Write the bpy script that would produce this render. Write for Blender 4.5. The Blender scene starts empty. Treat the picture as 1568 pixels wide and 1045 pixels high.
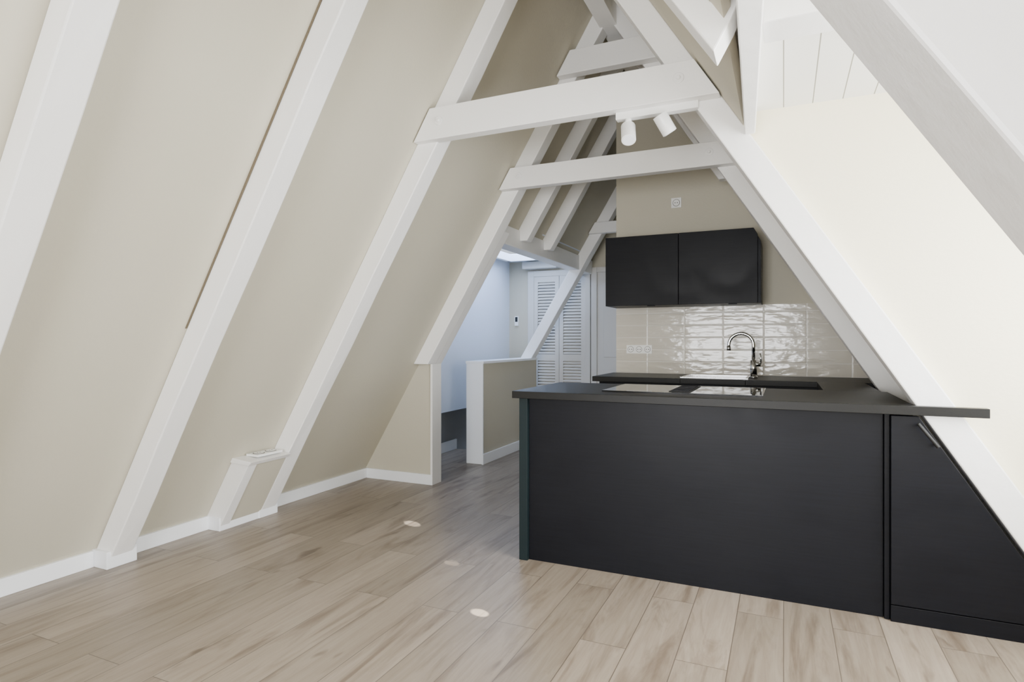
import bpy, bmesh, math, random
from mathutils import Vector, Matrix
random.seed(4)

# ------------------------------------------------------------ materials
def new_mat(name):
    m = bpy.data.materials.new(name); m.use_nodes = True
    nt = m.node_tree; b = nt.nodes['Principled BSDF']
    return m, nt, b
def simple(name, col, rough=0.5, metal=0.0, bump=0.0, bscale=30, var=0.0, spec=0.5, coat=0.0):
    m, nt, b = new_mat(name)
    b.inputs['Base Color'].default_value = (*col, 1)
    b.inputs['Roughness'].default_value = rough
    b.inputs['Metallic'].default_value = metal
    b.inputs['Specular IOR Level'].default_value = spec
    b.inputs['Coat Weight'].default_value = coat
    if bump > 0 or var > 0:
        tc = nt.nodes.new('ShaderNodeTexCoord')
        n = nt.nodes.new('ShaderNodeTexNoise'); n.inputs['Scale'].default_value = bscale
        n.inputs['Detail'].default_value = 5
        nt.links.new(tc.outputs['Object'], n.inputs['Vector'])
        if bump > 0:
            bp = nt.nodes.new('ShaderNodeBump'); bp.inputs['Strength'].default_value = bump
            bp.inputs['Distance'].default_value = 0.01
            nt.links.new(n.outputs['Fac'], bp.inputs['Height'])
            nt.links.new(bp.outputs['Normal'], b.inputs['Normal'])
        if var > 0:
            n2 = nt.nodes.new('ShaderNodeTexNoise'); n2.inputs['Scale'].default_value = 2.5
            n2.inputs['Detail'].default_value = 6
            nt.links.new(tc.outputs['Object'], n2.inputs['Vector'])
            mx = nt.nodes.new('ShaderNodeMix'); mx.data_type = 'RGBA'
            mx.inputs[6].default_value = (*[c*(1-var) for c in col], 1)
            mx.inputs[7].default_value = (*[min(1, c*(1+var)) for c in col], 1)
            nt.links.new(n2.outputs['Fac'], mx.inputs[0])
            nt.links.new(mx.outputs[2], b.inputs['Base Color'])
    return m

M_WHITE = simple('white_painted_timber', (0.88, 0.87, 0.85), 0.42, bump=0.3, bscale=14, var=0.03)
M_TRIM = simple('white_trim', (0.90, 0.92, 0.95), 0.35)
M_DOOR = simple('offwhite_door_paint', (0.60, 0.585, 0.55), 0.4)
M_WALL = simple('beige_plaster', (0.54, 0.505, 0.405), 0.75, bump=0.12, bscale=60, var=0.03)
M_CREAM = simple('cream_plaster', (0.83, 0.77, 0.58), 0.7, bump=0.1, bscale=60)
M_BLUEW = simple('skylight_tinted_plaster', (0.74, 0.79, 0.88), 0.7, bump=0.1, bscale=60)  # white plaster with the skylight's blue cast put into its colour
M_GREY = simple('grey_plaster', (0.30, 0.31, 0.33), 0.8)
M_TOP = simple('black_worktop', (0.008, 0.0078, 0.0073), 0.42, bump=0.05, bscale=200, spec=0.22)
M_GLASSB = simple('black_glass', (0.006, 0.006, 0.007), 0.03, spec=0.8)
M_VENT = simple('vent_black', (0.004, 0.004, 0.004), 0.6)
M_CHROME = simple('chrome', (0.75, 0.76, 0.78), 0.08, metal=1)
M_STEEL = simple('steel', (0.6, 0.6, 0.61), 0.25, metal=1)
M_PLAST = simple('white_plastic', (0.88, 0.88, 0.86), 0.3)
M_DARK = simple('dark_hole', (0.04, 0.035, 0.03), 0.8)
M_CRACK = simple('shrinkage_gap', (0.14, 0.11, 0.07), 0.9)
M_STAIR = simple('stair_wood', (0.30, 0.22, 0.16), 0.5, bump=0.1)
M_RUBBER = simple('black_screen', (0.02, 0.02, 0.02), 0.2)
M_BLACKE = simple('black_edge_green', (0.008, 0.015, 0.017), 0.45, spec=0.2)

def black_mat():
    m, nt, b = new_mat('black_matte_laminate'); N = nt.nodes; L = nt.links
    tc = N.new('ShaderNodeTexCoord')
    n2 = N.new('ShaderNodeTexNoise'); n2.inputs['Scale'].default_value = 2.0; n2.inputs['Detail'].default_value = 5
    n2.inputs['Distortion'].default_value = 1.5
    L.new(tc.outputs['Object'], n2.inputs['Vector'])
    mp = N.new('ShaderNodeMapping'); mp.inputs['Scale'].default_value = (2, 2, 60)
    L.new(tc.outputs['Object'], mp.inputs[0])
    n3 = N.new('ShaderNodeTexNoise'); n3.inputs['Scale'].default_value = 2.0; n3.inputs['Detail'].default_value = 6
    L.new(mp.outputs[0], n3.inputs['Vector'])
    r = N.new('ShaderNodeValToRGB')
    r.color_ramp.elements[0].color = (0.0034, 0.0037, 0.0055, 1); r.color_ramp.elements[0].position = 0.3
    r.color_ramp.elements[1].color = (0.0052, 0.0057, 0.0085, 1); r.color_ramp.elements[1].position = 0.7
    L.new(n3.outputs['Fac'], r.inputs[0]); L.new(r.outputs[0], b.inputs['Base Color'])
    mr = N.new('ShaderNodeMapRange'); mr.inputs[1].default_value = 0.3; mr.inputs[2].default_value = 0.7
    mr.inputs[3].default_value = 0.36; mr.inputs[4].default_value = 0.50
    L.new(n2.outputs['Fac'], mr.inputs[0]); L.new(mr.outputs[0], b.inputs['Roughness'])
    b.inputs['Specular IOR Level'].default_value = 0.16
    return m
M_BLACK = black_mat()

def floor_mat():
    m, nt, b = new_mat('oak_laminate'); N = nt.nodes; L = nt.links
    tc = N.new('ShaderNodeTexCoord'); sep = N.new('ShaderNodeSeparateXYZ')
    L.new(tc.outputs['Object'], sep.inputs[0])
    cmb = N.new('ShaderNodeCombineXYZ'); L.new(sep.outputs['Y'], cmb.inputs['X']); L.new(sep.outputs['X'], cmb.inputs['Y'])
    br = N.new('ShaderNodeTexBrick'); br.offset = 0.37; br.offset_frequency = 2
    br.inputs['Scale'].default_value = 1; br.inputs['Brick Width'].default_value = 1.4
    br.inputs['Row Height'].default_value = 0.185; br.inputs['Mortar Size'].default_value = 0.0018
    br.inputs['Mortar Smooth'].default_value = 0.15
    br.inputs['Color1'].default_value = (0, 0, 0, 1); br.inputs['Color2'].default_value = (1, 1, 1, 1)
    br.inputs['Mortar'].default_value = (0.5, 0.5, 0.5, 1)
    L.new(cmb.outputs[0], br.inputs['Vector'])
    sc = N.new('ShaderNodeVectorMath'); sc.operation = 'SCALE'; sc.inputs['Scale'].default_value = 23
    L.new(br.outputs['Color'], sc.inputs[0])
    def grain(scale, nscale, detail, dist, rough=0.65):
        mp = N.new('ShaderNodeMapping'); mp.inputs['Scale'].default_value = scale
        L.new(tc.outputs['Object'], mp.inputs['Vector'])
        add = N.new('ShaderNodeVectorMath'); add.operation = 'ADD'
        L.new(mp.outputs[0], add.inputs[0]); L.new(sc.outputs[0], add.inputs[1])
        n1 = N.new('ShaderNodeTexNoise'); n1.inputs['Scale'].default_value = nscale; n1.inputs['Detail'].default_value = detail
        n1.inputs['Roughness'].default_value = rough; n1.inputs['Distortion'].default_value = dist
        L.new(add.outputs[0], n1.inputs['Vector']); return n1
    n1 = grain((26, 1.8, 1), 1.5, 8, 0.9)
    n2 = grain((7, 0.9, 1), 1.2, 5, 1.2, 0.6)
    n4 = grain((9, 2.6, 1), 1.3, 2, 0.4, 0.4)
    r1 = N.new('ShaderNodeValToRGB')
    r1.color_ramp.elements[0].position = 0.25; r1.color_ramp.elements[0].color = (0.228, 0.182, 0.138, 1)
    r1.color_ramp.elements[1].position = 0.66; r1.color_ramp.elements[1].color = (0.305, 0.257, 0.205, 1)
    L.new(n1.outputs['Fac'], r1.inputs[0])
    def mult(a, n, p0, c0, p1, fac):
        r3 = N.new('ShaderNodeValToRGB')
        r3.color_ramp.elements[0].position = p0; r3.color_ramp.elements[0].color = (*c0, 1)
        r3.color_ramp.elements[1].position = p1; r3.color_ramp.elements[1].color = (1, 1, 1, 1)
        L.new(n.outputs['Fac'], r3.inputs[0])
        m3 = N.new('ShaderNodeMix'); m3.data_type = 'RGBA'; m3.blend_type = 'MULTIPLY'; m3.inputs[0].default_value = fac
        L.new(a, m3.inputs[6]); L.new(r3.outputs[0], m3.inputs[7]); return m3.outputs[2]
    o1 = mult(r1.outputs[0], n2, 0.33, (0.50, 0.45, 0.41), 0.50, 0.8)
    o1 = mult(o1, n4, 0.22, (0.35, 0.30, 0.26), 0.30, 0.7)
    mx = N.new('ShaderNodeMix'); mx.data_type = 'RGBA'; mx.blend_type = 'MULTIPLY'; mx.inputs[0].default_value = 1
    r2 = N.new('ShaderNodeValToRGB')
    r2.color_ramp.elements[0].color = (0.84, 0.835, 0.825, 1); r2.color_ramp.elements[1].color = (1.12, 1.12, 1.13, 1)
    L.new(br.outputs['Color'], r2.inputs[0])
    L.new(o1, mx.inputs[6]); L.new(r2.outputs[0], mx.inputs[7])
    mm = N.new('ShaderNodeMix'); mm.data_type = 'RGBA'; mm.inputs[7].default_value = (0.07, 0.055, 0.043, 1)
    mf = N.new('ShaderNodeMath'); mf.operation = 'MULTIPLY'; mf.inputs[1].default_value = 0.75
    L.new(br.outputs['Fac'], mf.inputs[0]); L.new(mf.outputs[0], mm.inputs[0]); L.new(mx.outputs[2], mm.inputs[6])
    L.new(mm.outputs[2], b.inputs['Base Color'])
    b.inputs['Roughness'].default_value = 0.40
    bp = N.new('ShaderNodeBump'); bp.inputs['Strength'].default_value = 0.08; bp.inputs['Distance'].default_value = 0.004
    L.new(n1.outputs['Fac'], bp.inputs['Height']); L.new(bp.outputs[0], b.inputs['Normal'])
    return m
M_FLOOR = floor_mat()

def tile_mat():
    m, nt, b = new_mat('glazed_tile'); N = nt.nodes; L = nt.links
    tc = N.new('ShaderNodeTexCoord'); sep = N.new('ShaderNodeSeparateXYZ')
    L.new(tc.outputs['Object'], sep.inputs[0])
    cmb = N.new('ShaderNodeCombineXYZ')
    ax = N.new('ShaderNodeMath'); ax.inputs[1].default_value = 1.31 + 0.3*9 - 0.27
    az = N.new('ShaderNodeMath'); az.inputs[1].default_value = -0.92 + 3.0
    L.new(sep.outputs['X'], ax.inputs[0]); L.new(sep.outputs['Z'], az.inputs[0])
    L.new(ax.outputs[0], cmb.inputs['X']); L.new(az.outputs[0], cmb.inputs['Y'])
    br = N.new('ShaderNodeTexBrick'); br.offset = 0.0
    br.inputs['Scale'].default_value = 1; br.inputs['Brick Width'].default_value = 0.3
    br.inputs['Row Height'].default_value = 0.1; br.inputs['Mortar Size'].default_value = 0.0022
    br.inputs['Mortar Smooth'].default_value = 0.2
    br.inputs['Color1'].default_value = (0.60, 0.56, 0.48, 1); br.inputs['Color2'].default_value = (0.66, 0.62, 0.54, 1)
    br.inputs['Mortar'].default_value = (0.84, 0.82, 0.77, 1)
    L.new(cmb.outputs[0], br.inputs['Vector']); L.new(br.outputs['Color'], b.inputs['Base Color'])
    b.inputs['Roughness'].default_value = 0.12
    b.inputs['Specular IOR Level'].default_value = 0.6
    n = N.new('ShaderNodeTexNoise'); n.inputs['Scale'].default_value = 1.0; n.inputs['Detail'].default_value = 3
    n.inputs['Roughness'].default_value = 0.4
    mp = N.new('ShaderNodeMapping'); mp.inputs['Scale'].default_value = (9, 1, 24)
    L.new(tc.outputs['Object'], mp.inputs[0]); L.new(mp.outputs[0], n.inputs['Vector'])
    br2 = N.new('ShaderNodeTexBrick'); br2.offset = 0.0
    br2.inputs['Scale'].default_value = 1; br2.inputs['Brick Width'].default_value = 0.3
    br2.inputs['Row Height'].default_value = 0.1; br2.inputs['Mortar Size'].default_value = 0.008
    br2.inputs['Mortar Smooth'].default_value = 1.0
    L.new(cmb.outputs[0], br2.inputs['Vector'])
    mu = N.new('ShaderNodeMath'); mu.operation = 'MULTIPLY'; mu.inputs[1].default_value = 0.35
    L.new(br2.outputs['Fac'], mu.inputs[0])
    sub = N.new('ShaderNodeMath'); sub.operation = 'SUBTRACT'
    L.new(n.outputs['Fac'], sub.inputs[0]); L.new(mu.outputs[0], sub.inputs[1])
    bp = N.new('ShaderNodeBump'); bp.inputs['Strength'].default_value = 0.42; bp.inputs['Distance'].default_value = 0.01
    L.new(sub.outputs[0], bp.inputs['Height']); L.new(bp.outputs[0], b.inputs['Normal'])
    return m
M_TILE = tile_mat()

def board_mat():
    m, nt, b = new_mat('white_boards'); N = nt.nodes; L = nt.links
    tc = N.new('ShaderNodeTexCoord'); sep = N.new('ShaderNodeSeparateXYZ'); L.new(tc.outputs['Object'], sep.inputs[0])
    d = N.new('ShaderNodeMath'); d.operation = 'PINGPONG'; d.inputs[1].default_value = 0.06
    L.new(sep.outputs['X'], d.inputs[0])
    lt = N.new('ShaderNodeMath'); lt.operation = 'LESS_THAN'; lt.inputs[1].default_value = 0.0022
    L.new(d.outputs[0], lt.inputs[0])
    mx = N.new('ShaderNodeMix'); mx.data_type = 'RGBA'
    mx.inputs[6].default_value = (0.78, 0.77, 0.73, 1); mx.inputs[7].default_value = (0.24, 0.23, 0.19, 1)
    L.new(lt.outputs[0], mx.inputs[0]); L.new(mx.outputs[2], b.inputs['Base Color'])
    b.inputs['Roughness'].default_value = 0.5
    return m
M_BOARD = board_mat()

# ------------------------------------------------------------ mesh builder
class MB:
    def __init__(s): s.bm = bmesh.new(); s.mats = []
    def mi(s, m):
        if m not in s.mats: s.mats.append(m)
        return s.mats.index(m)
    def poly(s, vs, fs, m, smooth=False):
        i = s.mi(m); bv = [s.bm.verts.new(v) for v in vs]
        for f in fs:
            fc = s.bm.faces.new([bv[k] for k in f]); fc.material_index = i; fc.smooth = smooth
        return s
    def box(s, x0, x1, y0, y1, z0, z1, m):
        vs = [(x, y, z) for x in (x0, x1) for y in (y0, y1) for z in (z0, z1)]
        return s.poly(vs, [(0,1,3,2),(4,6,7,5),(0,4,5,1),(2,3,7,6),(0,2,6,4),(1,5,7,3)], m)
    def prism(s, pts, y0, y1, m):   # pts in XZ
        n = len(pts)
        vs = [(p[0], y0, p[1]) for p in pts] + [(p[0], y1, p[1]) for p in pts]
        fs = [tuple(range(n)), tuple(range(2*n-1, n-1, -1))]
        fs += [(i, i+n, (i+1) % n + n, (i+1) % n) for i in range(n)]
        return s.poly(vs, fs, m)
    def cyl(s, p0, p1, r0, r1, m, seg=24):
        p0, p1 = Vector(p0), Vector(p1); d = (p1-p0).normalized()
        a = d.orthogonal().normalized(); c = d.cross(a)
        vs = []
        for p, r in ((p0, r0), (p1, r1)):
            for k in range(seg):
                t = 2*math.pi*k/seg
                vs.append(p + a*math.cos(t)*r + c*math.sin(t)*r)
        i = s.mi(m); bv = [s.bm.verts.new(v) for v in vs]
        for k in range(seg):
            f = s.bm.faces.new([bv[k], bv[(k+1) % seg], bv[(k+1) % seg+seg], bv[k+seg]]); f.material_index = i; f.smooth = True
        for rng in (list(range(seg))[::-1], list(range(seg, 2*seg))):
            f = s.bm.faces.new([bv[k] for k in rng]); f.material_index = i
        return s
    def tube(s, path, r, m, seg=16):
        path = [Vector(p) for p in path]; rings = []; i = s.mi(m); a = None
        for k, p in enumerate(path):
            d = (path[min(k+1, len(path)-1)] - path[max(k-1, 0)]).normalized()
            if a is None: a = d.orthogonal().normalized()
            a = (a - d*a.dot(d)).normalized(); c = d.cross(a)
            rings.append([s.bm.verts.new(p + a*math.cos(2*math.pi*j/seg)*r + c*math.sin(2*math.pi*j/seg)*r) for j in range(seg)])
        for q in range(len(rings)-1):
            for j in range(seg):
                f = s.bm.faces.new([rings[q][j], rings[q][(j+1) % seg], rings[q+1][(j+1) % seg], rings[q+1][j]])
                f.smooth = True; f.material_index = i
        for rr in (rings[0], rings[-1]):
            f = s.bm.faces.new(rr); f.material_index = i
        return s
    def loft(s, rings, m):
        i = s.mi(m); rv = [[s.bm.verts.new(v) for v in r] for r in rings]; n = len(rv[0])
        for q in range(len(rv)-1):
            for j in range(n):
                f = s.bm.faces.new([rv[q][j], rv[q][(j+1) % n], rv[q+1][(j+1) % n], rv[q+1][j]]); f.material_index = i
        for rr in (rv[0], rv[-1]):
            f = s.bm.faces.new(rr); f.material_index = i
        return s
    def done(s, name, bevel=0.0):
        bmesh.ops.recalc_face_normals(s.bm, faces=s.bm.faces)
        me = bpy.data.meshes.new(name); s.bm.to_mesh(me); s.bm.free()
        for m in s.mats: me.materials.append(m)
        o = bpy.data.objects.new(name, me); bpy.context.scene.collection.objects.link(o)
        if bevel > 0:
            b = o.modifiers.new('bevel', 'BEVEL'); b.width = bevel; b.segments = 2; b.limit_method = 'ANGLE'
            b.angle_limit = math.radians(40)
        return o

# ------------------------------------------------------------ roof geometry
KL, KR = 1/1.66, 1/1.57
def li(z): return -3.23 + z*KL       # left rafter inner
def lo(z): return li(z) - 0.14
def ri(z): return 1.09 - z*KR
def ro(z): return ri(z) + 0.14
ZI = 4.32/(KL+KR); ZO = 4.60/(KL+KR); XR = li(ZI)
T = 0.12
def raf(name, fi, fo, y0, y1, z0, z1, amp, m=M_WHITE):
    zi = ZI if z1 is None else z1; zo = ZO if z1 is None else z1
    n = 9; rings = []
    for k in range(n+1):
        t = k/n; a = z0+(zi-z0)*t; b_ = z0+(zo-z0)*t
        j = lambda q: random.uniform(-q, q)
        rings.append([(fi(a)+j(amp), y0+j(amp), a), (fi(a)+j(amp), y1+j(amp), a), (fo(b_), y1, b_), (fo(b_), y0, b_)])
    return MB().loft(rings, m).done(name, 0.006)
def rafL(name, y0, y1, z0=0.0, z1=None, amp=0.0035): return raf(name, li, lo, y0, y1, z0, z1, amp)
def rafR(name, y0, y1, z0=0.0, amp=0.0035): return raf(name, ri, ro, y0, y1, z0, None, amp)

# floor (with stairwell hole)
HX1, HY0 = -2.82, 5.75
fl = MB()
fl.box(-3.5, 1.4, -1.9, HY0, -0.12, 0, M_FLOOR)
fl.box(HX1, 1.4, HY0, 6.95, -0.12, 0, M_FLOOR)
fl.done('floor')

def slabL(mb, y0, y1, z0, z1=ZO):
    mb.prism([(lo(z0), z0), (lo(z1), z1), (lo(z1)-0.12, z1+0.05), (lo(z0)-0.12, z0)], y0, y1, M_WALL)
def slabR(mb, y0, y1, z0, z1=ZO):
    mb.prism([(ro(z0), z0), (ro(z1), z1), (ro(z1)+0.12, z1+0.05), (ro(z0)+0.12, z0)], y0, y1, M_WALL)
c = MB(); slabL(c, -1.9, 4.32, 0); slabL(c, 4.32, 6.95, 2.05); c.done('ceiling_left')
c = MB(); slabR(c, -1.9, 0.86, 0); slabR(c, 3.04, 6.95, 0)
c.prism([(-0.17, 2.198), (ro(ZO), ZO), (ro(ZO)+0.12, ZO+0.05), (-0.15, 2.36), (-0.15, 2.23)], 0.86, 3.04, M_WALL)
c.done('ceiling_right')
MB().box(XR-0.06, XR+0.06, -1.9, 6.9, 3.42, 3.75, M_WHITE).done('ridge_beam')

for y in (-0.95, 0.1, 1.07, 1.97, 2.96):
    rafL('roof_rafter', y, y+T)
rafL('roof_rafter', 4.13, 4.25, 1.0)
for y in (4.70, 5.26):
    rafL('roof_rafter', y, y+0.10, 2.05, amp=0.002)
rafL('roof_rafter', 6.33, 6.47, 0.98)
rafR('roof_rafter', -0.6, -0.48)
rafR('roof_rafter', 0.75, 0.93)
rafR('roof_rafter', 2.98, 3.10, amp=0.002)
rafR('roof_rafter', 4.13, 4.25)
MB().prism([(-0.15, 2.19), (-0.20, 2.10), (ri(ZI), ZI), (ro(ZO), ZO), (ro(2.26), 2.26), (-0.12, 2.26)], 1.97, 2.09, M_WHITE).done('roof_rafter', 0.006)
rafR('roof_rafter', 4.70, 4.79, 2.4)
# dark strip standing in for the shrinkage gap beside an old rafter
MB().prism([(lo(1.25)+0.001, 1.25), (lo(2.75)+0.001, 2.75), (lo(2.75)+0.005, 2.75), (lo(1.9)+0.009, 1.9), (lo(1.25)+0.004, 1.25)], 1.961, 1.968, M_CRACK).done('rafter_gap_strip')

MB().box(-2.20, -2.06, 4.25, 6.84, 1.98, 2.14, M_WHITE).done('roof_purlin', 0.006)

def collar(y0, y1, z0, z1, bolts=True):
    m = MB()
    m.prism([(lo(z0)+0.01, z0), (lo(z1)+0.01, z1), (ro(z1)-0.01, z1), (ro(z0)-0.01, z0)], y0, y1, M_WHITE)
    if bolts:
        zc = (z0+z1)/2+0.01
        for x in (lo(zc)+0.12, ro(zc)-0.13):
            m.cyl((x, y0, zc), (x, y0-0.006, zc), 0.026, 0.026, M_WHITE, 20)
            m.cyl((x, y0-0.006, zc), (x, y0-0.016, zc), 0.012, 0.010, M_WHITE, 6)
    return m.done('collar_beam', 0.006)
collar(2.91, 2.98, 2.34, 2.52)
collar(4.06, 4.13, 2.33, 2.485)
collar(6.27, 6.35, 2.36, 2.48, False)
collar(4.05, 4.13, 3.10, 3.27, False)
collar(6.30, 6.39, 3.05, 3.18, False)
collar(-0.66, -0.60, 2.34, 2.52)

# dormer : tapering header
hb = [(-0.165, -0.119, 2.98), (-0.092, 0.004, 0.93)]
MB().poly([(hb[0][0], hb[0][2], 2.15), (hb[0][1], hb[0][2], 2.15), (hb[1][1], hb[1][2], 2.15), (hb[1][0], hb[1][2], 2.15),
           (hb[0][0], hb[0][2], 2.33), (hb[0][1], hb[0][2], 2.33), (hb[1][1], hb[1][2], 2.33), (hb[1][0], hb[1][2], 2.33)],
          [(0,1,2,3),(7,6,5,4),(0,4,5,1),(1,5,6,2),(2,6,7,3),(3,7,4,0)], M_WHITE).done('dormer_header_beam', 0.005)
MB().box(-0.06, 1.28, 1.99, 2.14, 2.17, 2.27, M_WHITE).done('dormer_joist', 0.006)
MB().box(-0.15, 1.4, 0.86, 3.04, 2.27, 2.33, M_BOARD).done('ceiling_dormer')
MB().prism([(ro(2.31)-0.04, 2.31), (1.4, 2.31), (1.4, 0), (ro(0)-0.04, 0)], 3.03, 3.09, M_CREAM).done('wall_dormer_far')
MB().prism([(ro(2.31)-0.04, 2.31), (1.4, 2.31), (1.4, 0), (ro(0)-0.04, 0)], 0.84, 0.90, M_CREAM).done('wall_dormer_near')
w = MB()
w.box(1.28, 1.38, 0.9, 3.03, 0, 0.75, M_CREAM).box(1.28, 1.38, 0.9, 3.03, 2.15, 2.27, M_CREAM)
w.box(1.28, 1.38, 0.9, 1.05, 0.75, 2.15, M_CREAM).box(1.28, 1.38, 2.88, 3.03, 0.75, 2.15, M_CREAM)
w.done('wall_right')
def window_frame(name, axis, c, a0, a1, z0, z1, nm=2, th=0.05):
    m = MB()
    def bx(a, b, p, q):
        if axis == 'x': m.box(c-0.03, c+0.03, a, b, p, q, M_TRIM)
        else: m.box(a, b, c-0.03, c+0.03, p, q, M_TRIM)
    bx(a0, a1, z0, z0+th); bx(a0, a1, z1-th, z1); bx(a0, a0+th, z0+th, z1-th); bx(a1-th, a1, z0+th, z1-th)
    for i in range(1, nm):
        x = a0+(a1-a0)*i/nm; bx(x-0.035, x+0.035, z0+th, z1-th)
    return m.done(name, 0.004)
window_frame('window_1', 'x', 1.33, 1.05, 2.88, 0.75, 2.15, 2)

GX0, GX1, GZ0, GZ1 = -1.75, 0.10, 0.4, 1.85
g = MB()
g.prism([(lo(0), 0), (lo(GZ0), GZ0), (ro(GZ0), GZ0), (ro(0), 0)], -1.9, -1.8, M_WALL)
g.prism([(lo(GZ0), GZ0), (lo(GZ1), GZ1), (GX0, GZ1), (GX0, GZ0)], -1.9, -1.8, M_WALL)
g.prism([(GX1, GZ0), (GX1, GZ1), (ro(GZ1)+0.05, GZ1), (ro(GZ0), GZ0)], -1.9, -1.8, M_WALL)
g.prism([(lo(GZ1), GZ1), (XR, ZO), (ro(GZ1)+0.05, GZ1)], -1.9, -1.8, M_WALL)
g.done('wall_back')
window_frame('window_2', 'y', -1.85, GX0, GX1, GZ0, GZ1, 3)

MB().prism([(-3.3, -1.6), (-3.3, 2.3), (lo(2.2), 2.2), (XR, ZO), (ro(2.3), 2.3), (-1.25, 2.3), (-1.25, -1.6)], 6.85, 6.95, M_WALL).done('wall_far')
KY = 5.05
k = MB()
k.prism([(-1.31, 0), (-1.31, ZO-0.3), (XR, ZO), (ro(0), 0)], KY, KY+0.1, M_WALL)
k.box(-1.31, -1.21, KY+0.1, 6.85, 0, 2.9, M_WALL)
k.done('wall_kitchen')
MB().prism([(-1.308, 0.92), (-1.308, 1.475), (ro(1.475)-0.002, 1.475), (ro(0.92)-0.002, 0.92)], KY-0.009, KY+0.001, M_TILE).done('wall_tile_backsplash')

MB().prism([(lo(0), 0), (lo(1.0)+0.0, 1.0), (-2.64, 1.0), (-2.64, 0)], 4.22, 4.34, M_WALL).done('wall_low')
MB().prism([(lo(1.0), 1.0), (lo(2.05), 2.05), (li(2.05), 2.05), (li(1.0), 1.0)], 4.25, 4.34, M_WHITE).done('trim_1')
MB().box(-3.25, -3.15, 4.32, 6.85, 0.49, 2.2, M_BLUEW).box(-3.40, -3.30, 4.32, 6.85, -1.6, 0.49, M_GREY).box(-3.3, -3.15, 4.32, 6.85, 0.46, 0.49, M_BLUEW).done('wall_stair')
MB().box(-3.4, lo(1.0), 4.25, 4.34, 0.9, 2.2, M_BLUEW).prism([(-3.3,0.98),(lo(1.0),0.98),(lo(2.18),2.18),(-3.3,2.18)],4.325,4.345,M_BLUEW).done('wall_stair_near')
SKX0, SKX1, SKY0, SKY1 = -3.05, -2.35, 5.2, 6.6
a = MB()
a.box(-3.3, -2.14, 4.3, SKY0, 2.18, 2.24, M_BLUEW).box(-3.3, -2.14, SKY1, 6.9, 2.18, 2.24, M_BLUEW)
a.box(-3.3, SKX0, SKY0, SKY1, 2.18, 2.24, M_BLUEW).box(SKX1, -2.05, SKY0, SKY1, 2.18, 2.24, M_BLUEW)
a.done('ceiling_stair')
MB().box(SKX0, SKX1, SKY0, SKY0+0.05, 2.15, 2.24, M_TRIM).box(SKX0, SKX1, SKY1-0.05, SKY1, 2.15, 2.24, M_TRIM).box(SKX0, SKX0+0.05, SKY0, SKY1, 2.15, 2.24, M_TRIM).box(SKX1-0.05, SKX1, SKY0, SKY1, 2.15, 2.24, M_TRIM).done('window_3', 0.004)

h = MB()
h.box(-2.80, -2.64, 5.13, 6.5, 0.0, 0.97, M_WALL)
h.box(-2.815, -2.635, 5.115, 5.135, 0.0, 0.975, M_TRIM)
h.box(-2.82, -2.625, 5.11, 6.5, 0.97, 0.995, M_TRIM)
h.done('wall_half', 0.003)
s = MB()
for i in range(4):
    y = HY0+0.005+i*0.26
    s.box(-3.295, -2.825, y, y+0.28, -0.19-0.19*i-0.04, -0.19-0.19*i, M_STAIR)
    s.box(-3.295, -2.825, y+0.24, y+0.26, -0.19-0.19*(i+1), -0.19-0.19*i-0.04, M_TRIM)
s.done('staircase')
MB().box(-3.30, -3.282, 4.345, HY0, 0.0, 0.11, M_TRIM).done('baseboard_stair', 0.003)

BH = 0.085
b = MB(); b.box(-3.39, -3.30, -1.8, 1.95, 0, BH, M_TRIM); b.box(-3.39, -3.30, 2.1, 2.64, 0, BH, M_TRIM); b.box(-3.39, -3.30, 3.1, 4.22, 0, BH, M_TRIM)
for y in (1.97, 2.96):
    b.box(-3.39, -3.195, y-0.02, y+T+0.02, 0, BH+0.005, M_TRIM)
b.done('baseboard_left', 0.003)
MB().box(-3.30, -2.635, 4.203, 4.22, 0, BH, M_TRIM).done('baseboard_low_wall', 0.003)
MB().box(-2.64, -2.622, 5.10, 6.5, 0, 0.10, M_TRIM).done('baseboard_half_wall', 0.003)
MB().box(-2.652, -2.632, 4.205, 4.345, 0, 1.0, M_WHITE).done('trim_2', 0.002)

yb0, yb1 = 2.64, 2.955
q = MB()
def sl(z, d): return lo(z)+d
q.prism([(sl(0,0),0),(sl(0.44,0),0.44),(sl(0.44,0.15),0.44),(sl(0,0.15),0)], yb0, yb0+0.07, M_WHITE)
q.prism([(sl(0,0),0),(sl(0.44,0),0.44),(sl(0.44,0.142),0.44),(sl(0,0.142),0)], yb0+0.07, yb1, M_WALL)
q.prism([(sl(0.44,0),0.44),(sl(0.47,0),0.47),(sl(0.455,0.17),0.455),(sl(0.43,0.16),0.43)], yb0-0.01, yb1, M_WHITE)
q.box(-3.36, -3.20, yb0-0.005, yb1, 0, BH, M_TRIM)
q.done('boxed_pipe_cover', 0.003)
o = MB()
o.box(sl(.47,0.02), sl(.47,0.12), 2.72, 2.92, 0.468, 0.482, M_PLAST)
for y in (2.772, 2.868):
    o.cyl((sl(.47,0.07), y, 0.482), (sl(.47,0.07), y, 0.4835), 0.035, 0.035, M_DARK, 20)
    o.cyl((sl(.47,0.07), y, 0.4835), (sl(.47,0.07), y, 0.485), 0.031, 0.031, M_PLAST, 20)
    for dy in (-0.01, 0.01):
        o.cyl((sl(.47,0.07), y+dy, 0.485), (sl(.47,0.07), y+dy, 0.4858), 0.005, 0.005, M_DARK, 10)
o.done('power_outlet', 0.002)

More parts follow.
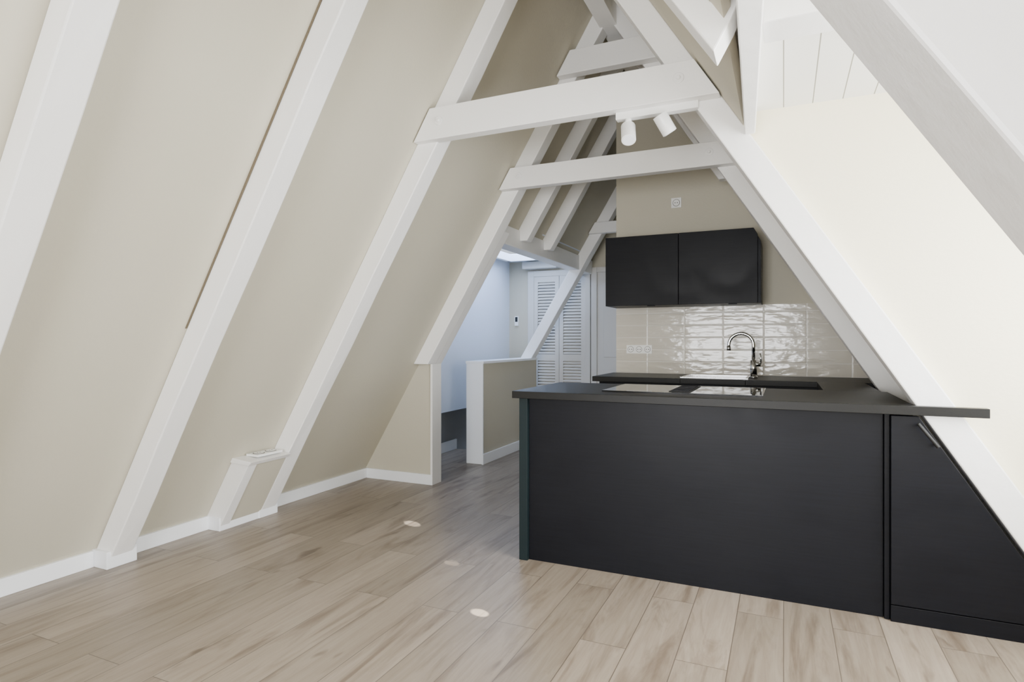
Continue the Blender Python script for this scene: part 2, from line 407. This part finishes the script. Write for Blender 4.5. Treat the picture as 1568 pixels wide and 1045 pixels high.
def outlet(x, y, z, n, w_=0.081):
    m = MB()
    m.box(x-w_*n/2, x+w_*n/2, y-0.010, y, z-w_/2, z+w_/2, M_PLAST)
    for i in range(n):
        cx = x-w_*n/2+w_*(i+.5)
        m.cyl((cx, y-0.010, z), (cx, y-0.0115, z), w_*0.36, w_*0.36, M_DARK, 28)
        m.cyl((cx, y-0.0112, z), (cx, y-0.0125, z), w_*0.32, w_*0.32, M_PLAST, 28)
        for dx in (-0.0095, 0.0095):
            m.cyl((cx+dx, y-0.0125, z), (cx+dx, y-0.0132, z), 0.004, 0.004, M_DARK, 10)
    return m.done('power_outlet', 0.0015)
outlet(-1.11, KY-0.009, 1.12, 3, 0.071)
outlet(-0.805, KY, 2.33, 1)

# ------------------------------------------------------------ kitchen
PZ = 0.92; PT = 0.038
p = MB()
p.box(-1.31, -1.262, 2.975, 3.66, 0.0, PZ-PT, M_BLACKE)
p.box(-1.262, 0.39, 3.0, 3.64, 0.0, PZ-PT-0.001, M_BLACK)
p.box(0.392, 0.412, 2.985, 3.64, 0.0, PZ-PT-0.001, M_BLACK)
p.prism([(0.414, 0.075), (ri(0.075)-0.02, 0.075), (ri(0.875)-0.02, 0.875), (0.414, 0.875)], 2.965, 2.985, M_BLACK)
p.prism([(0.414, 0.0), (ri(0)-0.02, 0.0), (ri(0.07)-0.02, 0.07), (0.414, 0.07)], 2.970, 2.985, M_BLACK)
p.prism([(0.414, 0.0), (ri(0)-0.03, 0.0), (ri(0.87)-0.03, 0.87), (0.414, 0.87)], 2.985, 3.6, M_BLACK)
p.box(-1.335, 0.745, 2.935, 2.978, PZ-PT, PZ, M_TOP)
p.box(-1.335, ri(PZ)-0.004, 2.978, 3.70, PZ-PT, PZ, M_TOP)
p.box(0.2, ri(PZ)-0.03, 3.70, 4.42, PZ-PT, PZ, M_TOP)
p.tube([(0.505, 2.935, 0.85), (0.575, 2.935, 0.755)], 0.007, M_VENT, 10)
p.cyl((0.512, 2.965, 0.841), (0.512, 2.932, 0.841), 0.006, 0.006, M_VENT, 10)
p.cyl((0.568, 2.965, 0.764), (0.568, 2.932, 0.764), 0.006, 0.006, M_VENT, 10)
p.done('kitchen_peninsula', 0.002)

ct = MB()
ct.box(-0.89, -0.09, 3.12, 3.64, PZ, PZ+0.006, M_GLASSB)
ct.box(-0.545, -0.435, 3.17, 3.59, PZ+0.006, PZ+0.009, M_VENT)
for i in range(9):
    yy = 3.19+i*0.045
    ct.box(-0.535, -0.445, yy, yy+0.012, PZ+0.009, PZ+0.013, M_BLACK)
ct.done('induction_cooktop', 0.001)

kc = MB()
kc.box(-1.29, -0.66, 4.46, KY-0.01, 0.0, PZ-PT, M_BLACK)
kc.prism([(-0.66, 0.0), (ri(0)-0.03, 0.0), (ri(PZ-PT)-0.03, PZ-PT), (-0.66, PZ-PT)], 4.46, KY-0.01, M_BLACK)
sx0, sx1, sy0, sy1 = -0.68, -0.24, 4.52, 4.90
kc.box(-1.335, sx0, 4.42, KY-0.01, PZ-PT, PZ, M_TOP)
kc.box(sx1, ro(PZ)-0.01, 4.42, KY-0.01, PZ-PT, PZ, M_TOP)
kc.box(sx0, sx1, 4.42, sy0, PZ-PT, PZ, M_TOP); kc.box(sx0, sx1, sy1, KY-0.01, PZ-PT, PZ, M_TOP)
kc.done('kitchen_counter', 0.002)
sk = MB()
for (x0, x1, y0, y1) in ((sx0-0.012, sx1+0.012, sy0-0.012, sy0+0.008), (sx0-0.012, sx1+0.012, sy1-0.008, sy1+0.012), (sx0-0.012, sx0+0.008, sy0, sy1), (sx1-0.008, sx1+0.012, sy0, sy1)):
    sk.box(x0, x1, y0, y1, PZ+0.0002, PZ+0.006, M_STEEL)
sk.box(sx0+0.002, sx1-0.002, sy0+0.002, sy1-0.002, PZ-0.034, PZ-0.032, M_STEEL)
for (x0, x1, y0, y1) in ((sx0+.002, sx1-.002, sy0+.002, sy0+0.005), (sx0+.002, sx1-.002, sy1-0.005, sy1-.002), (sx0+.002, sx0+0.005, sy0+.005, sy1-.005), (sx1-0.005, sx1-.002, sy0+.005, sy1-.005)):
    sk.box(x0, x1, y0, y1, PZ-0.032, PZ+0.0005, M_STEEL)
sk.cyl(((sx0+sx1)/2, (sy0+sy1)/2, PZ-0.032), ((sx0+sx1)/2, (sy0+sy1)/2, PZ-0.030), 0.045, 0.045, M_CHROME)
sk.done('kitchen_sink')
fx, fy = -0.20, 4.70
f = MB()
f.cyl((fx, fy, PZ), (fx, fy, PZ+0.012), 0.030, 0.030, M_CHROME)
f.cyl((fx, fy, PZ+0.012), (fx, fy, PZ+0.13), 0.024, 0.023, M_CHROME)
path = [(fx, fy, PZ+0.12), (fx, fy, PZ+0.24)]
R = 0.085
for i in range(1, 15):
    t = math.pi*i/14
    path.append((fx-R+R*math.cos(t), fy, PZ+0.24+R*math.sin(t)))
path.append((fx-2*R, fy, PZ+0.22))
f.tube(path, 0.0125, M_CHROME)
f.cyl((fx-2*R, fy, PZ+0.23), (fx-2*R, fy, PZ+0.20), 0.015, 0.015, M_CHROME)
f.cyl((fx, fy, PZ+0.10), (fx+0.05, fy-0.005, PZ+0.10), 0.017, 0.015, M_CHROME)
f.tube([(fx+0.045, fy-0.005, PZ+0.10), (fx+0.05, fy-0.007, PZ+0.14), (fx+0.045, fy-0.01, PZ+0.18)], 0.007, M_CHROME, 10)
f.done('kitchen_faucet')

uc = MB(); CY = 4.70; cz0, cz1 = 1.47, 2.02
cx0, cx1, cm = -1.308, -0.150, -0.735
uc.prism([(cx0, cz0), (cx0, cz1), (cx1-0.05, cz1), (cx1, cz1-0.10), (cx1, cz0)], CY+0.02, KY-0.002, M_BLACK)
uc.box(cx0, cm-0.002, CY, CY+0.019, cz0, cz1, M_BLACK)
uc.prism([(cm+0.002, cz0), (cm+0.002, cz1), (cx1-0.05, cz1), (cx1-0.022, cz1-0.05), (cx1-0.022, cz0)], CY, CY+0.019, M_BLACK)
for x in ((cx0+cm)/2+0.08, (cm+cx1)/2+0.1):
    uc.box(x-0.03, x+0.03, CY-0.012, CY+0.004, cz0-0.008, cz0, M_BLACK)
uc.done('kitchen_wall_cabinet', 0.002)

t = MB()
t.box(-0.77, -0.37, 2.955, 3.0, 2.305, 2.34, M_PLAST)
def spot(x, y, z, d, L=0.10, r=0.036):
    p0 = Vector((x, y, z)); d = Vector(d).normalized()
    t.cyl((x, y, 2.31), (x, y, z+0.02), 0.006, 0.006, M_PLAST, 12)
    t.cyl((x, y, 2.305), (x, y, 2.293), 0.016, 0.016, M_PLAST, 16)
    t.cyl(p0-d*L*0.5, p0+d*L*0.5, r, r, M_PLAST, 32)
    t.cyl(p0+d*L*0.5, p0+d*(L*0.5+0.002), r*0.85, r*0.85, M_TRIM, 32)
spot(-0.71, 2.975, 2.235, (0.15, -0.5, -0.85))
spot(-0.53, 2.975, 2.255, (0.45, 0.35, -0.85))
t.done('track_spotlight', 0.002)

# ------------------------------------------------------------ far hallway doors
FY = 6.85
def louver(x0, x1, name='louvered_door'):
    m = MB(); z0, z1 = 0.02, 1.98; st = 0.05; y0, y1 = FY-0.036, FY-0.004
    m.box(x0, x0+st, y0, y1, z0, z1, M_DOOR).box(x1-st, x1, y0, y1, z0, z1, M_DOOR)
    for a, b_ in ((z0, z0+0.1), (0.95, 1.03), (z1-0.07, z1)):
        m.box(x0+st, x1-st, y0, y1, a, b_, M_DOOR)
    for a, b_ in ((z0+0.1, 0.95), (1.03, z1-0.07)):
        n = int((b_-a)/0.036)
        for i in range(n):
            zc = a+(i+.5)*(b_-a)/n
            m.poly([(x0+st, y0+0.004, zc-0.014), (x1-st, y0+0.004, zc-0.014), (x1-st, y1-0.006, zc+0.012), (x0+st, y1-0.006, zc+0.012),
                    (x0+st, y0+0.004, zc-0.006), (x1-st, y0+0.004, zc-0.006), (x1-st, y1-0.006, zc+0.020), (x0+st, y1-0.006, zc+0.020)],
                   [(0,1,2,3),(7,6,5,4),(0,4,5,1),(2,6,7,3),(0,3,7,4),(1,5,6,2)], M_DOOR)
    m.box(x0+st, x1-st, y1-0.003, y1, z0, z1, M_DARK)
    return m.done(name)
louver(-2.80, -2.475); louver(-2.47, -2.145)
MB().box(-2.88, -2.80, FY-0.045, FY, 0, 2.05, M_DOOR).box(-2.145, -2.08, FY-0.045, FY, 0, 2.05, M_DOOR).box(-2.80, -2.145, FY-0.045, FY, 1.98, 2.05, M_DOOR).done('trim_3', 0.003)
d = MB()
d.box(-2.00, -1.33, FY-0.03, FY-0.001, 0.01, 2.0, M_DOOR)
for z0, z1 in ((0.15, 0.85), (1.0, 1.88)):
    for x0, x1 in ((-1.92, -1.70), (-1.62, -1.40)):
        d.box(x0, x1, FY-0.038, FY-0.03, z0, z1, M_DOOR)
d.done('door_1', 0.004)
MB().box(-2.07, -2.0, FY-0.045, FY, 0, 2.06, M_DOOR).box(-2.0, -1.31, FY-0.045, FY, 2.0, 2.06, M_DOOR).done('trim_4', 0.003)
MB().box(-3.07, -3.02, FY-0.02, FY, 1.38, 1.50, M_PLAST).box(-3.062, -3.028, FY-0.023, FY-0.02, 1.43, 1.49, M_RUBBER).done('thermostat', 0.002)
MB().box(-2.92, -2.47, FY-0.14, FY, 2.07, 2.16, M_DOOR).done('trim_5', 0.01)

# ------------------------------------------------------------ lights
def area(name, loc, rot, sx, sy, e, col):
    l = bpy.data.lights.new(name, 'AREA'); l.shape = 'RECTANGLE'; l.size = sx; l.size_y = sy
    l.energy = e; l.color = col
    o = bpy.data.objects.new(name, l); o.location = loc; o.rotation_euler = rot
    bpy.context.scene.collection.objects.link(o); return o
area('daylight_gable_window', ((GX0+GX1)/2, -1.95, (GZ0+GZ1)/2), (math.radians(90), 0, 0), GX1-GX0, GZ1-GZ0, 245, (0.98, 0.985, 1.0))
area('daylight_dormer_window', (1.42, 1.965, 1.45), (0, math.radians(90), 0), 1.4, 1.83, 165, (0.96, 0.98, 1))
area('daylight_skylight', ((SKX0+SKX1)/2, (SKY0+SKY1)/2, 2.30), (0, 0, 0), 0.7, 1.4, 30, (0.50, 0.66, 1))
def sunspot(tx, ty, src, e, ang):  # narrow spot lamp added indoors to throw a sun patch on the floor
    l = bpy.data.lights.new('sun_patch_spot', 'SPOT'); l.energy = e; l.spot_size = math.radians(ang); l.spot_blend = 0.25
    l.shadow_soft_size = 0.005; l.color = (1, 0.97, 0.9)
    o = bpy.data.objects.new('sun_patch_spot', l); o.location = src
    o.rotation_euler = (Vector((tx, ty, 0))-Vector(src)).to_track_quat('-Z', 'Y').to_euler()
    bpy.context.scene.collection.objects.link(o)
sunspot(-2.2, 3.27, (1.2, 1.9, 2.1), 4200, 1.1)
sunspot(-1.21, 2.32, (1.2, 1.6, 2.1), 3600, 1.1)
sunspot(-1.62, 2.78, (1.2, 1.7, 2.1), 900, 1.0)

wd = bpy.data.worlds.new('World'); bpy.context.scene.world = wd; wd.use_nodes = True
wd.node_tree.nodes['Background'].inputs[0].default_value = (0.8, 0.88, 1, 1)
wd.node_tree.nodes['Background'].inputs[1].default_value = 1.0

cd = bpy.data.cameras.new('camera'); cd.lens = 21.0; cd.sensor_width = 36; cd.clip_start = 0.02
co = bpy.data.objects.new('camera', cd); co.location = (0, 0, 1.19)
co.rotation_euler = (math.radians(90), 0, math.radians(24.45))
bpy.context.scene.collection.objects.link(co); bpy.context.scene.camera = co
